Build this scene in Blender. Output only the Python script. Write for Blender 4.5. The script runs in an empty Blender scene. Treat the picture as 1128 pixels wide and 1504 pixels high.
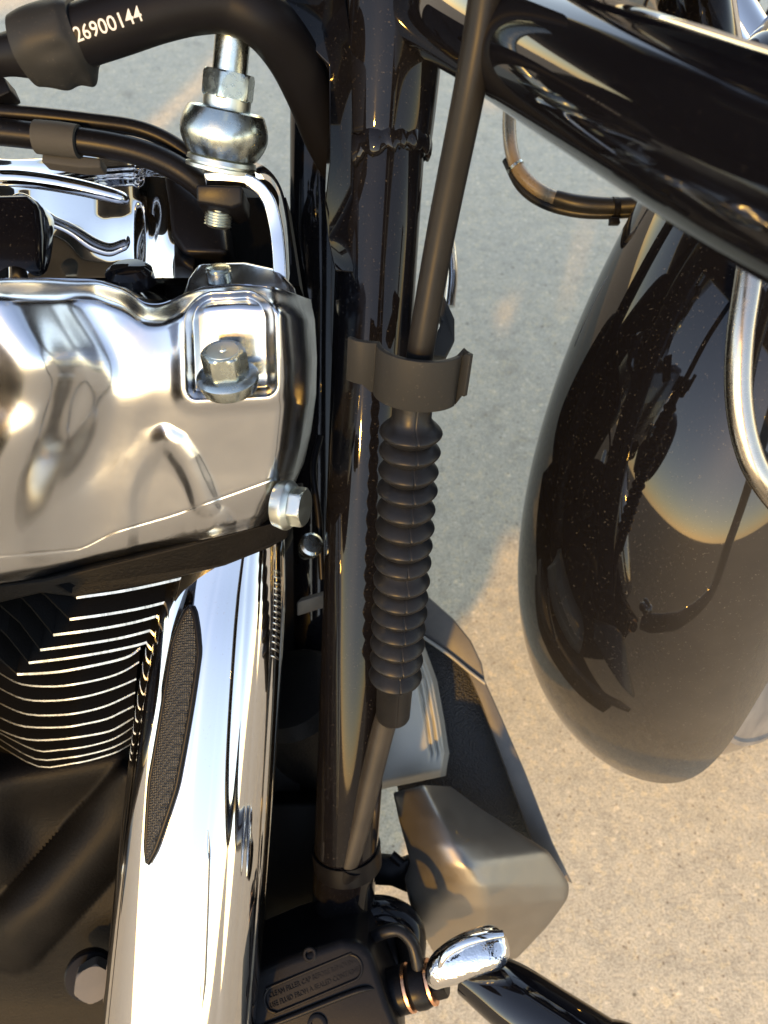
import bpy, math, random
from math import radians, sin, cos, pi
from mathutils import Vector, Matrix, noise
random.seed(4)
SC = bpy.context.scene
COL = SC.collection

# ------------------------------------------------------------------ camera
PITCH = radians(55); FPX = 1130.0
CAM = Vector((0, 0, .80))
FWD = Vector((0, cos(PITCH), -sin(PITCH)))
UPV = Vector((0, sin(PITCH), cos(PITCH)))
RGT = Vector((1, 0, 0))
cd = bpy.data.cameras.new('camera')
cam = bpy.data.objects.new('camera', cd); COL.objects.link(cam)
cam.location = CAM; cam.rotation_euler = (pi/2 - PITCH, 0, 0)
cd.sensor_fit = 'VERTICAL'; cd.sensor_height = 36; cd.sensor_width = 27
cd.lens = FPX*36/1504
cd.clip_start = .01; cd.clip_end = 500
cd.dof.use_dof = True; cd.dof.focus_distance = .335; cd.dof.aperture_fstop = 15
SC.camera = cam

# ------------------------------------------------------------------ light
SUN_DIR = Vector((-.30, -.74, .35)).normalized()      # towards the sun
EL = math.asin(SUN_DIR.z); AZ = math.atan2(SUN_DIR.x, SUN_DIR.y)
w = bpy.data.worlds.new('World'); SC.world = w; w.use_nodes = True
nt = w.node_tree; nt.nodes.clear()
sky = nt.nodes.new('ShaderNodeTexSky'); sky.sky_type = 'NISHITA'; sky.sun_disc = False
sky.sun_elevation = EL; sky.sun_rotation = AZ; sky.air_density = 1.0; sky.dust_density = .1; sky.ozone_density = .0
bg = nt.nodes.new('ShaderNodeBackground'); bg.inputs[1].default_value = .15
wo = nt.nodes.new('ShaderNodeOutputWorld')
nt.links.new(sky.outputs[0], bg.inputs[0]); nt.links.new(bg.outputs[0], wo.inputs[0])
sd = bpy.data.lights.new('sun', 'SUN'); sd.energy = 1.25; sd.angle = radians(2.0); sd.color = (1, .60, .12)
sun = bpy.data.objects.new('sun', sd); COL.objects.link(sun)
sun.rotation_euler = SUN_DIR.to_track_quat('Z', 'Y').to_euler(); sun.location = (-3, -3, 4)
vs = SC.view_settings; vs.view_transform = 'Standard'; vs.look = 'None'; vs.gamma = 1; vs.exposure = 2.12
vs.use_curve_mapping = False
vs.use_white_balance = True; vs.white_balance_temperature = 8000; vs.white_balance_tint = 18   # phone set for open shade
SC.cycles.max_bounces = 10; SC.cycles.glossy_bounces = 6
SC.cycles.sample_clamp_indirect = 6

# ------------------------------------------------------------------ helpers
def P(u, v, d):
    return CAM + RGT*((u-564)/FPX*d) + UPV*(-(v-752)/FPX*d) + FWD*d
def proj(p):
    q = p-CAM; d = q.dot(FWD)
    return 564+FPX*q.dot(RGT)/d, 752-FPX*q.dot(UPV)/d, d
def on_line(a, b, v):
    lo, hi = -1.0, 2.0
    for _ in range(50):
        m = (lo+hi)/2
        if proj(a.lerp(b, m))[1] < v: lo = m
        else: hi = m
    return a.lerp(b, lo)
ORI = {}
def link(name, me, mats, parent, sharp=None, smooth=True):
    c = Vector((0, 0, 0))
    n = len(me.vertices)
    for vv in me.vertices: c += vv.co
    c = c/max(n, 1)
    me.transform(Matrix.Translation(-c))
    for m in (mats if isinstance(mats, (list, tuple)) else [mats]): me.materials.append(m)
    me.polygons.foreach_set('use_smooth', [smooth]*len(me.polygons))
    if sharp and smooth: me.set_sharp_from_angle(angle=radians(sharp))
    o = bpy.data.objects.new(name, me); COL.objects.link(o)
    o.location = c; ORI[o.name] = c
    if parent:
        o.parent = parent; o.matrix_parent_inverse = Matrix.Translation(-ORI[parent.name])
    return o
def mesh(name, verts, faces, mats, parent=None, sharp=35, fm=None, smooth=True, bevel=None, sub=0, segs=3):
    me = bpy.data.meshes.new(name); me.from_pydata([tuple(v) for v in verts], [], faces)
    if fm: me.polygons.foreach_set('material_index', fm)
    import bmesh
    bm = bmesh.new(); bm.from_mesh(me); bmesh.ops.recalc_face_normals(bm, faces=bm.faces); bm.to_mesh(me); bm.free()
    me.update()
    o = link(name, me, mats, parent, sharp, smooth)
    if bevel:
        b = o.modifiers.new('bevel', 'BEVEL'); b.width = bevel; b.segments = segs; b.limit_method = 'ANGLE'; b.angle_limit = radians(30)
        b.harden_normals = False
        if smooth: me.set_sharp_from_angle(angle=radians(180))
    if sub:
        s = o.modifiers.new('sub', 'SUBSURF'); s.levels = sub; s.render_levels = sub
    return o
def cat(pts, res=8):
    """Catmull-Rom through tuples / vectors"""
    pts = [Vector(p) for p in pts]
    if len(pts) < 3:
        return [pts[0].lerp(pts[1], i/res) for i in range(res+1)]
    q = [2*pts[0]-pts[1]]+pts+[2*pts[-1]-pts[-2]]
    out = []
    for i in range(1, len(q)-2):
        a, b, c, d = q[i-1:i+3]
        for k in range(res):
            t = k/res
            out.append(.5*((2*b)+(c-a)*t+(2*a-5*b+4*c-d)*t*t+(3*b-a-3*c+d)*t**3))
    out.append(pts[-1]); return out
def frames(pts, ref=None):
    n = len(pts); out = []
    for i in range(n):
        T = (pts[min(i+1, n-1)]-pts[max(i-1, 0)]).normalized()
        if ref is None:
            N = (CAM-pts[i])
        else: N = Vector(ref)
        N = (N-T*N.dot(T)).normalized()
        S = N.cross(T).normalized()
        if S.dot(RGT) < 0 and ref is None: S = -S
        out.append((T, S, N))
    return out
def tube_rings(pts, rad, n, fr=None, f=None):
    fr = fr or frames(pts); verts = []
    for i, p in enumerate(pts):
        T, S, N = fr[i]
        for k in range(n):
            th = 2*pi*k/n
            r = rad[i]*(f(i/(len(pts)-1), th) if f else 1)
            verts.append(p+S*(r*cos(th))+N*(r*sin(th)))
    faces = []
    for i in range(len(pts)-1):
        for k in range(n):
            a = i*n+k; b = i*n+(k+1) % n
            faces.append((a, b, b+n, a+n))
    faces.append(tuple(range(n))[::-1]); faces.append(tuple(range((len(pts)-1)*n, len(pts)*n)))
    return verts, faces
def par_frames(pts):
    """parallel transport"""
    out = []; n = len(pts)
    T = (pts[1]-pts[0]).normalized()
    N = Vector((.3, .2, .9)); N = (N-T*N.dot(T)).normalized()
    for i in range(n):
        T = (pts[min(i+1, n-1)]-pts[max(i-1, 0)]).normalized()
        N = (N-T*N.dot(T)).normalized()
        out.append((T, N.cross(T).normalized(), N))
    return out
def tube(name, pts, rad, mat, parent, n=28, res=8, f=None, fr=None):
    """pts 3d; rad number or list per control point"""
    if isinstance(rad, (int, float)): rad = [rad]*len(pts)
    q = [Vector(p) for p in pts]
    c = cat(q, res); rr = [v.x for v in cat([Vector((r, 0, 0)) for r in rad], res)]
    v, fa = tube_rings(c, rr, n, fr or par_frames(c), f)
    return mesh(name, v, fa, mat, parent, 50)
def lathe(name, a, axis, prof, mat, parent, n=48, f=None, ref=None, bevel=None, sharp=30, ring=False):
    axis = Vector(axis).normalized()
    N = Vector(ref) if ref is not None else (CAM-a)
    N = (N-axis*N.dot(axis)).normalized(); S = N.cross(axis)
    verts = []; faces = []
    for (h, r) in prof:
        for k in range(n):
            th = 2*pi*k/n
            r2 = r*(f(h, th) if f else 1)
            verts.append(a+axis*h+S*(r2*cos(th))+N*(r2*sin(th)))
    for i in range(len(prof)-1):
        for k in range(n):
            p = i*n+k; q = i*n+(k+1) % n
            faces.append((p, q, q+n, p+n))
    if ring:
        e = (len(prof)-1)*n
        for k in range(n): faces.append((e+k, e+(k+1) % n, (k+1) % n, k))
    else:
        faces.append(tuple(range(n))[::-1]); faces.append(tuple(range((len(prof)-1)*n, len(prof)*n)))
    return mesh(name, verts, faces, mat, parent, sharp, bevel=bevel)
def hexr(h, th):
    x = (th % (pi/3))-pi/6
    return cos(pi/6)/cos(x)
def hexnut(name, a, axis, r, h, mat, parent, ref=None, rot=0):
    """hex with chamfered crown: intersection of a hexagon and a cone, as radial profile"""
    axis = Vector(axis).normalized()
    N = Vector(ref) if ref is not None else (CAM-a)
    N = (N-axis*N.dot(axis)).normalized(); S = N.cross(axis)
    n = 72; verts = []; faces = []
    lev = [(0, .90), (.06, .95), (.16, 1.03), (.5, 1.2), (.84, 1.03), (.94, .95), (1, .88)]
    for (t, cap) in lev:
        for k in range(n):
            th = 2*pi*k/n
            rr = r*min(hexr(0, th+rot), cap)
            verts.append(a+axis*(t*h)+S*(rr*cos(th))+N*(rr*sin(th)))
    for i in range(len(lev)-1):
        for k in range(n):
            p = i*n+k; q = i*n+(k+1) % n
            faces.append((p, q, q+n, p+n))
    faces.append(tuple(range(n))[::-1]); faces.append(tuple(range((len(lev)-1)*n, len(lev)*n)))
    return mesh(name, verts, faces, mat, parent, 24)
def prism(name, poly, vec, mat, parent, bevel=None, fm=None, segs=3):
    n = len(poly); vec = Vector(vec)
    verts = [Vector(p) for p in poly]+[Vector(p)+vec for p in poly]
    faces = [tuple(range(n)), tuple(range(n, 2*n))[::-1]]+[(i, (i+1) % n, (i+1) % n+n, i+n) for i in range(n)]
    return mesh(name, verts, faces, mat, parent, 30, bevel=bevel, segs=segs, fm=fm)
def gridsurf(name, func, ns, nt_, mat, parent, back, sharp=60):
    """func(s,t)->Vector; closed shell by pushing a copy of the border along back"""
    verts = []; faces = []
    back = Vector(back)
    for j in range(nt_+1):
        for i in range(ns+1): verts.append(func(i/ns, j/nt_))
    W = ns+1
    for j in range(nt_):
        for i in range(ns): faces.append((j*W+i, j*W+i+1, (j+1)*W+i+1, (j+1)*W+i))
    border = [i for i in range(W)]+[j*W+ns for j in range(1, nt_+1)]+[nt_*W+i for i in range(ns-1, -1, -1)]+[j*W for j in range(nt_-1, 0, -1)]
    b0 = len(verts)
    for k in border: verts.append(verts[k]+back)
    m = len(border)
    for k in range(m): faces.append((border[k], border[(k+1) % m], b0+(k+1) % m, b0+k))
    faces.append(tuple(range(b0, b0+m)))
    return mesh(name, verts, faces, mat, parent, sharp)
def lerp1(tab, x):
    if x <= tab[0][0]: return tab[0][1]
    for (a, b), (c, d) in zip(tab, tab[1:]):
        if x <= c: return b+(d-b)*(x-a)/(c-a)
    return tab[-1][1]
def sm(a, b, x):
    t = min(1, max(0, (x-a)/(b-a))); return t*t*(3-2*t)
def smtab(tab, x, r=12):
    """softened piecewise table"""
    return sum(lerp1(tab, x+r*k/3)*wt for k, wt in ((-3, .07), (-2, .13), (-1, .19), (0, .22), (1, .19), (2, .13), (3, .07)))

# ------------------------------------------------------------------ materials
def newmat(name):
    m = bpy.data.materials.new(name); m.use_nodes = True
    t = m.node_tree; b = t.nodes['Principled BSDF']; return m, t, b
def nd(t, kind, **kw):
    n = t.nodes.new(kind)
    for k, v in kw.items(): setattr(n, k, v)
    return n
def coords(t, scale):
    tc = nd(t, 'ShaderNodeTexCoord'); mp = nd(t, 'ShaderNodeMapping')
    mp.inputs['Scale'].default_value = scale if isinstance(scale, tuple) else (scale,)*3
    t.links.new(tc.outputs['Object'], mp.inputs[0]); return mp.outputs[0]
def noise_n(t, vec, scale, detail=4, rough=.6):
    n = nd(t, 'ShaderNodeTexNoise'); n.inputs['Scale'].default_value = scale
    n.inputs['Detail'].default_value = detail; n.inputs['Roughness'].default_value = rough
    t.links.new(vec, n.inputs['Vector']); return n.outputs['Fac']
def ramp(t, fac, stops):
    r = nd(t, 'ShaderNodeValToRGB'); e = r.color_ramp.elements
    while len(e) < len(stops): e.new(.5)
    for el, (p, c) in zip(e, stops):
        el.position = p; el.color = (c if isinstance(c, tuple) else (c, c, c))+(1,)
    t.links.new(fac, r.inputs[0]); return r.outputs[0]
def bump(t, b, h, strength, dist):
    n = nd(t, 'ShaderNodeBump'); n.inputs['Strength'].default_value = strength; n.inputs['Distance'].default_value = dist
    t.links.new(h, n.inputs['Height']); t.links.new(n.outputs[0], b.inputs['Normal'])
def mat(name, col, rough=.4, metal=0, coat=0, rvar=0, rscale=60, bmp=0, bscale=400, bdist=.0005, dust=0, dustcol=(.22, .19, .15), speck=0, spec=.5):
    m, t, b = newmat(name)
    b.inputs['Base Color'].default_value = col+(1,); b.inputs['Roughness'].default_value = rough
    b.inputs['Metallic'].default_value = metal; b.inputs['Coat Weight'].default_value = coat
    b.inputs['Coat Roughness'].default_value = .03; b.inputs['Specular IOR Level'].default_value = spec
    v = coords(t, 1.0)
    if rvar:
        f = noise_n(t, v, rscale, 6, .7)
        r = ramp(t, f, [(.3, max(.01, rough-rvar)), (.75, rough+rvar)])
        t.links.new(r, b.inputs['Roughness'])
    if bmp: bump(t, b, noise_n(t, v, bscale, 4, .6), bmp, bdist)
    if dust or speck:
        f1 = noise_n(t, v, 35, 6, .65); f2 = noise_n(t, v, 900, 2, .5)
        a = ramp(t, f1, [(.35, 0.0), (.8, dust)])
        s = ramp(t, f2, [(.66, 0.0), (.74, speck)])
        mx = nd(t, 'ShaderNodeMath', operation='MAXIMUM'); t.links.new(a, mx.inputs[0]); t.links.new(s, mx.inputs[1])
        d = nd(t, 'ShaderNodeBsdfDiffuse'); d.inputs[0].default_value = dustcol+(1,)
        mi = nd(t, 'ShaderNodeMixShader'); out = t.nodes['Material Output']
        t.links.new(mx.outputs[0], mi.inputs[0]); t.links.new(b.outputs[0], mi.inputs[1]); t.links.new(d.outputs[0], mi.inputs[2])
        t.links.new(mi.outputs[0], out.inputs[0])
    return m
M = {}
M['black'] = mat('gloss_black_paint', (.003, .003, .004), .045, rvar=.025, rscale=30, dust=.012, speck=.12, spec=0.18)
M['guard'] = mat('gloss_black_guard', (.003, .003, .004), .03, speck=.03, spec=0.45)
M['chrome'] = mat('chrome', (.50, .50, .50), .035, 1, rvar=.02, rscale=25, speck=.15, dust=.02)
M['alu'] = mat('polished_aluminium', (.40, .42, .445), .22, 1, rvar=.05, rscale=60, bmp=.03, bscale=900, bdist=.0003)
M['zinc'] = mat('zinc_plate', (.36, .40, .38), .27, 1, rvar=.10, rscale=160, bmp=.12, bscale=500)
M['chromed'] = mat('dented_chrome', (.60, .60, .60), .06, 1, rvar=.03, rscale=80, bmp=.45, bscale=75, bdist=.003)
M['zincw'] = mat('zinc_plate_pale', (.48, .52, .49), .36, 1, rvar=.08, rscale=200)
M['rubber'] = mat('rubber', (.0045, .0052, .0066), .40, rvar=.08, rscale=90, bmp=.10, bscale=260, dust=.03, speck=.05, spec=0.18)
M['plastic'] = mat('grey_plastic', (.014, .015, .0155), .50, bmp=.12, bscale=1500, bdist=.0002, speck=.10, spec=0.12)
M['sheath'] = mat('cable_sheath', (.0075, .0073, .0072), .38, bmp=.12, bscale=1200, bdist=.0002, dust=.03, speck=.04, spec=0.12)
M['sheathd'] = mat('dusty_sheath', (.014, .0125, .011), .42, bmp=.12, bscale=900, bdist=.0002, dust=.08, speck=.08, spec=0.25)
M['hose'] = mat('black_hose', (.004, .004, .005), .45, bmp=.12, bscale=900, bdist=.0002, spec=0.1)
M['tape'] = mat('cloth_tape', (.03, .03, .028), .75, bmp=.3, bscale=900, bdist=.0003, spec=0.2)
M['wrinkle'] = mat('wrinkle_black', (.0025, .0025, .0027), .5, bmp=.55, bscale=650, bdist=.0006, dust=.015, spec=0.08)
M['finblack'] = mat('fin_black', (.0015, .0015, .0015), .5, bmp=.4, bscale=1100, bdist=.0003, spec=0.05)
M['print'] = mat('white_print', (.42, .42, .41), .6)
M['satin'] = mat('satin_cowl', (.185, .17, .15), .38, .85, rvar=.05, rscale=120, bmp=.05, bscale=1500, dust=.10, dustcol=(.30, .27, .22))
M['panel'] = mat('dusty_grey_panel', (.24, .24, .215), .5, .2, rvar=.05, rscale=60, dust=.25, dustcol=(.34, .32, .27))
M['dkpanel'] = mat('dark_dusty_panel', (.05, .048, .045), .5, 0, dust=.35, dustcol=(.20, .18, .15))
M['copper'] = mat('copper', (.72, .36, .20), .3, 1, rvar=.08)
M['castblack'] = mat('cast_black', (.0032, .0032, .004), .36, bmp=.12, bscale=700, bdist=.0003, speck=.06, spec=0.12)
M['tyre'] = mat('dusty_tyre', (.10, .095, .09), .75, bmp=.2, bscale=300, dust=.5, dustcol=(.30, .28, .25))
M['brass'] = mat('clear_sleeved_line', (.17, .135, .09), .30, .4, rvar=.08, dust=.15)
M['steel'] = mat('braided_steel', (.36, .33, .285), .26, 1, rvar=.06, rscale=300)
def mat_core():
    m, t, b = newmat('cooler_core'); b.inputs['Roughness'].default_value = .6
    v = coords(t, 1.0)
    w1 = nd(t, 'ShaderNodeTexVoronoi'); w1.inputs['Scale'].default_value = 800; t.links.new(v, w1.inputs['Vector'])
    t.links.new(ramp(t, w1.outputs['Distance'], [(.1, (.012, .011, .010)), (.5, (.003, .003, .003))]), b.inputs['Base Color'])
    bump(t, b, w1.outputs['Distance'], .8, .0008); return m
M['core'] = mat_core()
def mat_mesh():
    m, t, b = newmat('perforated_black'); b.inputs['Roughness'].default_value = .45
    b.inputs['Base Color'].default_value = (.012, .012, .012, 1)
    v = coords(t, 1.0)
    w1 = nd(t, 'ShaderNodeTexVoronoi'); w1.inputs['Scale'].default_value = 1000; w1.inputs['Randomness'].default_value = .15
    t.links.new(v, w1.inputs['Vector'])
    t.links.new(ramp(t, w1.outputs['Distance'], [(.15, (.022, .0215, .020)), (.4, (.002, .002, .002))]), b.inputs['Base Color'])
    bump(t, b, w1.outputs['Distance'], 1, .0008); return m
M['mesh'] = mat_mesh()
def mat_fin_edge():
    m, t, b = newmat('machined_edge'); b.inputs['Metallic'].default_value = 1; b.inputs['Roughness'].default_value = .3
    v = coords(t, (1, .05, .05)); f = noise_n(t, v, 700, 4, .7)
    t.links.new(ramp(t, f, [(.3, (.17, .175, .18)), (.7, (.40, .41, .42))]), b.inputs['Base Color']); return m
M['edge'] = mat_fin_edge()
def mat_fender():
    m, t, b = newmat('dusty_black_fender')
    b.inputs['Base Color'].default_value = (.003, .003, .004, 1); b.inputs['Roughness'].default_value = .028
    b.inputs['Specular IOR Level'].default_value = .36; b.inputs['Coat Roughness'].default_value = .03
    v = coords(t, 1.0)
    at = nd(t, 'ShaderNodeAttribute', attribute_name='dust')
    f1 = noise_n(t, v, 14, 6, .6); f2 = noise_n(t, v, 620, 3, .6)
    a = ramp(t, f1, [(.25, .55), (.75, 1.0)])
    ml = nd(t, 'ShaderNodeMath', operation='MULTIPLY'); t.links.new(a, ml.inputs[0]); t.links.new(at.outputs['Fac'], ml.inputs[1])
    s = ramp(t, f2, [(.64, 0.0), (.74, .22)])
    mx = nd(t, 'ShaderNodeMath', operation='ADD'); t.links.new(ml.outputs[0], mx.inputs[0]); t.links.new(s, mx.inputs[1])
    d = nd(t, 'ShaderNodeBsdfDiffuse'); d.inputs[0].default_value = (.185, .178, .16, 1)
    mi = nd(t, 'ShaderNodeMixShader'); out = t.nodes['Material Output']
    t.links.new(mx.outputs[0], mi.inputs[0]); t.links.new(b.outputs[0], mi.inputs[1]); t.links.new(d.outputs[0], mi.inputs[2])
    t.links.new(mi.outputs[0], out.inputs[0]); return m
M['fender'] = mat_fender()
def mat_ground():
    m, t, b = newmat('concrete'); b.inputs['Roughness'].default_value = .85
    v = coords(t, 1.0)
    big = noise_n(t, v, 3.5, 6, .6); mid = noise_n(t, v, 38, 5, .65); fine = noise_n(t, v, 420, 4, .75)
    c1 = ramp(t, big, [(.2, (.42, .385, .30)), (.5, (.47, .42, .315)), (.8, (.50, .435, .305))])
    c2 = ramp(t, mid, [(.25, (.80, .79, .78)), (.5, (.99, .98, .97)), (.78, (1.16, 1.12, 1.06))])
    c3 = ramp(t, fine, [(.25, (.45, .43, .41)), (.5, (1, 1, 1)), (.75, (1.45, 1.42, 1.36))])
    def mul(a, c):
        x = nd(t, 'ShaderNodeMix', data_type='RGBA', blend_type='MULTIPLY'); x.inputs[0].default_value = 1
        t.links.new(a, x.inputs[6]); t.links.new(c, x.inputs[7]); return x.outputs[2]
    col = mul(mul(c1, c2), c3)
    vo = nd(t, 'ShaderNodeTexVoronoi'); vo.inputs['Scale'].default_value = 95; t.links.new(v, vo.inputs['Vector'])
    sp = ramp(t, vo.outputs['Distance'], [(.07, (.55, .5, .46)), (.16, (1, 1, 1))])
    col = mul(col, sp)
    vo2 = nd(t, 'ShaderNodeTexVoronoi'); vo2.inputs['Scale'].default_value = 60; t.links.new(v, vo2.inputs['Vector'])
    pale = ramp(t, vo2.outputs['Distance'], [(.05, (1.35, 1.33, 1.3)), (.22, (1, 1, 1))]); col = mul(col, pale)
    v3 = nd(t, 'ShaderNodeTexVoronoi'); v3.inputs['Scale'].default_value = 210; t.links.new(v, v3.inputs['Vector'])
    sx = nd(t, 'ShaderNodeSeparateColor'); t.links.new(v3.outputs['Color'], sx.inputs[0])
    col = mul(col, ramp(t, sx.outputs[0], [(0, (.88, .87, .86)), (.45, (.99, .99, .99)), (.8, (1.03, 1.01, .98)), (1, (1.16, 1.10, .98))]))
    st_ = noise_n(t, v, 9, 5, .7)
    col = mul(col, ramp(t, st_, [(.30, (.80, .79, .78)), (.42, (1, 1, 1)), (.62, (1, 1, 1)), (.75, (1.08, 1.03, .95))]))
    v4 = nd(t, 'ShaderNodeTexVoronoi'); v4.inputs['Scale'].default_value = 26; t.links.new(v, v4.inputs['Vector'])
    col = mul(col, ramp(t, v4.outputs['Distance'], [(.035, (.38, .36, .34)), (.07, (1, 1, 1))]))
    t.links.new(col, b.inputs['Base Color'])
    ad = nd(t, 'ShaderNodeMath', operation='ADD'); t.links.new(mid, ad.inputs[0]); t.links.new(fine, ad.inputs[1])
    bump(t, b, ad.outputs[0], .55, .003); return m
M['ground'] = mat_ground()

# ------------------------------------------------------------------ ground
g = mesh('ground', [(-40, -40, 0), (40, -40, 0), (40, 40, 0), (-40, 40, 0)], [(0, 1, 2, 3)], M['ground'])
g['kind'] = 'structure'; g['label'] = 'worn grey concrete pavement with tan stains under the motorcycle'

# ------------------------------------------------------------------ motorcycle
BIKE = bpy.data.objects.new('motorcycle', None); COL.objects.link(BIKE)
BIKE.location = (-.35, .40, 0); ORI[BIKE.name] = Vector((-.35, .40, 0))
BIKE['label'] = 'parked black and chrome motorcycle, its engine, frame tube and front fender seen close up'
BIKE['category'] = 'motorcycle'

# ---- front wheel and fender (steered to the left, leaning on the side stand)
AX = Vector((.411, .434, .328)); PSI = radians(38); LEAN = radians(14)
HD = Vector((cos(PSI), sin(PSI), 0)); LF = Vector((-sin(PSI), cos(PSI), 0)); Z = Vector((0, 0, 1))
WUP = Z*cos(LEAN)+LF*sin(LEAN); WSIDE = -(LF*cos(LEAN)-Z*sin(LEAN))
def wheel_pt(phi, rho, y): return AX-HD*(rho*cos(phi))+WUP*(rho*sin(phi))+WSIDE*y
def build_fender():
    W_, H_, R_ = .092, .088, .371
    n, k = 120, 64
    verts = []; dust = []
    def pt(a, s, off):
        th = s*pi/2; c = max(cos(th), 0)
        rho = R_-H_+H_*c**.8; y = W_*sin(th)
        e = radians(-21.4)+radians(26.3)*s**4
        ph = e+(radians(190)-e)*a
        # inward normal offset for the inner skin
        return wheel_pt(ph, rho-off*(.25+.75*c), y*(1-off/W_)), ph, s
    for off in (0, .0022):
        for i in range(n+1):
            for j in range(k+1):
                s = -1+2*j/k
                p, ph, ss = pt((i/n)**1.15, s, off); verts.append(p)
                lo = 1-sm(radians(-22), radians(38), ph)
                dust.append(min(.8, .004+.16*lo**3+.17*sm(.15, .8, s)*(1-.75*sm(radians(10), radians(60), ph))))
    Wd = k+1; B = (n+1)*Wd; faces = []
    for i in range(n):
        for j in range(k):
            a = i*Wd+j
            faces.append((a, a+1, a+Wd+1, a+Wd)); faces.append((B+a, B+a+Wd, B+a+Wd+1, B+a+1))
    for i in range(n):
        for a in (i*Wd, i*Wd+k): faces.append((a, a+Wd, B+a+Wd, B+a))
    for j in range(k):
        for a in (j, n*Wd+j): faces.append((a, a+1, B+a+1, B+a))
    o = mesh('front_fender', verts, faces, M['fender'], BIKE, 60)
    at = o.data.attributes.new('dust', 'FLOAT', 'POINT'); at.data.foreach_set('value', dust)
    return o
build_fender()
wheel = None
def ring_wheel(name, prof, m, parent, n=120):
    verts = []; faces = []; L = len(prof)
    for i in range(n):
        for (rho, y) in prof: verts.append(wheel_pt(2*pi*i/n, rho, y))
    for i in range(n):
        for j in range(L):
            a = i*L+j; b = i*L+(j+1) % L; c = ((i+1) % n)*L
            faces.append((a, b, c+(j+1) % L, c+j))
    return mesh(name, verts, faces, m, parent, 40)
wheel = ring_wheel('front_wheel', [(.232, -.045), (.245, -.050), (.235, -.03), (.215, 0), (.235, .03), (.245, .050), (.232, .045), (.205, 0)], M['castblack'], BIKE)
ty = [(.240, -.048), (.262, -.062), (.288, -.064), (.290, -.0665), (.294, -.0665), (.296, -.063), (.314, -.054), (.328, -.030), (.333, 0), (.328, .030), (.314, .054), (.296, .063), (.294, .0665), (.290, .0665), (.288, .064), (.262, .062), (.240, .048)]
ring_wheel('tyre', ty, M['tyre'], wheel)
for k in range(9):
    a = 2*pi*k/9+.2
    tube('spoke', [wheel_pt(a, .03, .02), wheel_pt(a+.05, .12, .012), wheel_pt(a, .225, .0)], [.018, .012, .012], M['castblack'], wheel, 12, 4)
ring_wheel('brake_disc', [(.15, -.062), (.15, -.056), (.105, -.056), (.105, -.062)], M['steel'], wheel)
# fork legs, lower clamp and headlamp shell above the fender
RK = (WUP*cos(radians(27))-HD*sin(radians(27))).normalized()
for s in (1, -1):
    base = AX+WSIDE*(.118*s)
    lg = tube('fork_leg', [base-RK*.03, base+RK*.10, base+RK*.36, base+RK*.42, base+RK*.70], [.026, .031, .030, .033, .033], M['chrome'] if s < 0 else M['guard'], BIKE, 32, 6)
lathe('headlamp_shell', AX+RK*.62+HD*.02, HD+Z*-.1, [(-.10, .02), (-.09, .07), (-.04, .105), (.05, .115), (.10, .112), (.105, .100), (.106, .01)], M['guard'], BIKE, 48, ref=Z)
prism('lower_clamp', [AX+RK*.50+WSIDE*a+HD*b for a, b in ((-.15, -.04), (.15, -.04), (.15, .045), (.06, .07), (-.06, .07), (-.15, .045))], RK*.035, M['guard'], BIKE, bevel=.008)

# ---- frame
fr_a, fr_b = P(557, 300, .352), P(508, 1250, .463)
fdir = (fr_b-fr_a).normalized()
top = on_line(fr_a, fr_b, 218)
frame = tube('frame_downtube', [top-fdir*.004, fr_a, fr_a.lerp(fr_b, .5), fr_b, fr_b+fdir*.06], .0191, M['black'], BIKE, 64, 10)
neck = tube('neck_tube', [P(577, -190, .305), P(572, 0, .322), top-fdir*.010, top+fdir*.002], [.0245, .0242, .0225, .0205], M['black'], frame, 64, 10)
# weld bead
WSGN = 1 if fr_a.x is not None and frames([fr_a, fr_b])[0][1].dot(RGT) > 0 else -1
fT, fS, fN = frames([fr_a, fr_b])[0]
ww = []
for k in range(96):
    a = 2*pi*k/96
    sag = .006*max(0, sin(a))*1.0
    ww.append(top+fS*(.0204*cos(a))+fN*(.0204*sin(a))-fdir*(sag-.004)+fdir*(-.0060*cos(a)*WSGN))
vv = []; ff = []
n = 14; fr = []
for k in range(96):
    c = ww[k]; t_ = (ww[(k+1) % 96]-ww[k-1]).normalized(); o_ = (c-top); o_ = (o_-t_*o_.dot(t_)).normalized(); b_ = t_.cross(o_)
    bead = .0030+.0010*abs(sin(k*.62+.9*sin(k*.31)))+.0010*noise.noise(Vector((k*.35, 3, 0)))
    for j in range(n):
        th = 2*pi*j/n; vv.append(c+o_*(bead*.5*cos(th))+b_*(bead*(1.6+.6*noise.noise(Vector((k*.5, 9, 0))))*sin(th)))
for k in range(96):
    for j in range(n):
        ff.append((k*n+j, k*n+(j+1) % n, ((k+1) % 96)*n+(j+1) % n, ((k+1) % 96)*n+j))
mesh('weld_bead', vv, ff, M['black'], frame, 60)
prism('gusset', [P(u, v, d) for u, v, d in ((483, 95, .300), (485, 235, .312), (478, 300, .330), (482, 350, .338), (492, 398, .345), (520, 400, .345), (525, 330, .345), (515, 240, .335), (520, 80, .315), (500, -40, .30), (360, -40, .29), (381, -6, .292))], FWD*.0022, M['black'], frame, bevel=.0007)
# left downtube, farther away
tube('frame_downtube', [P(478, -60, .44), P(472, 300, .47), P(470, 900, .56), P(470, 1300, .62)], .0191, M['black'], BIKE, 40, 8)
# clamp band low on the tube
cl = on_line(fr_a, fr_b, 1262)
band = lathe('tube_clip', cl-fdir*.010, fdir+fS*.12, [(0, .0196), (0, .0207), (.013, .0207), (.013, .0196)], M['castblack'], BIKE, 48, ring=True)

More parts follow.
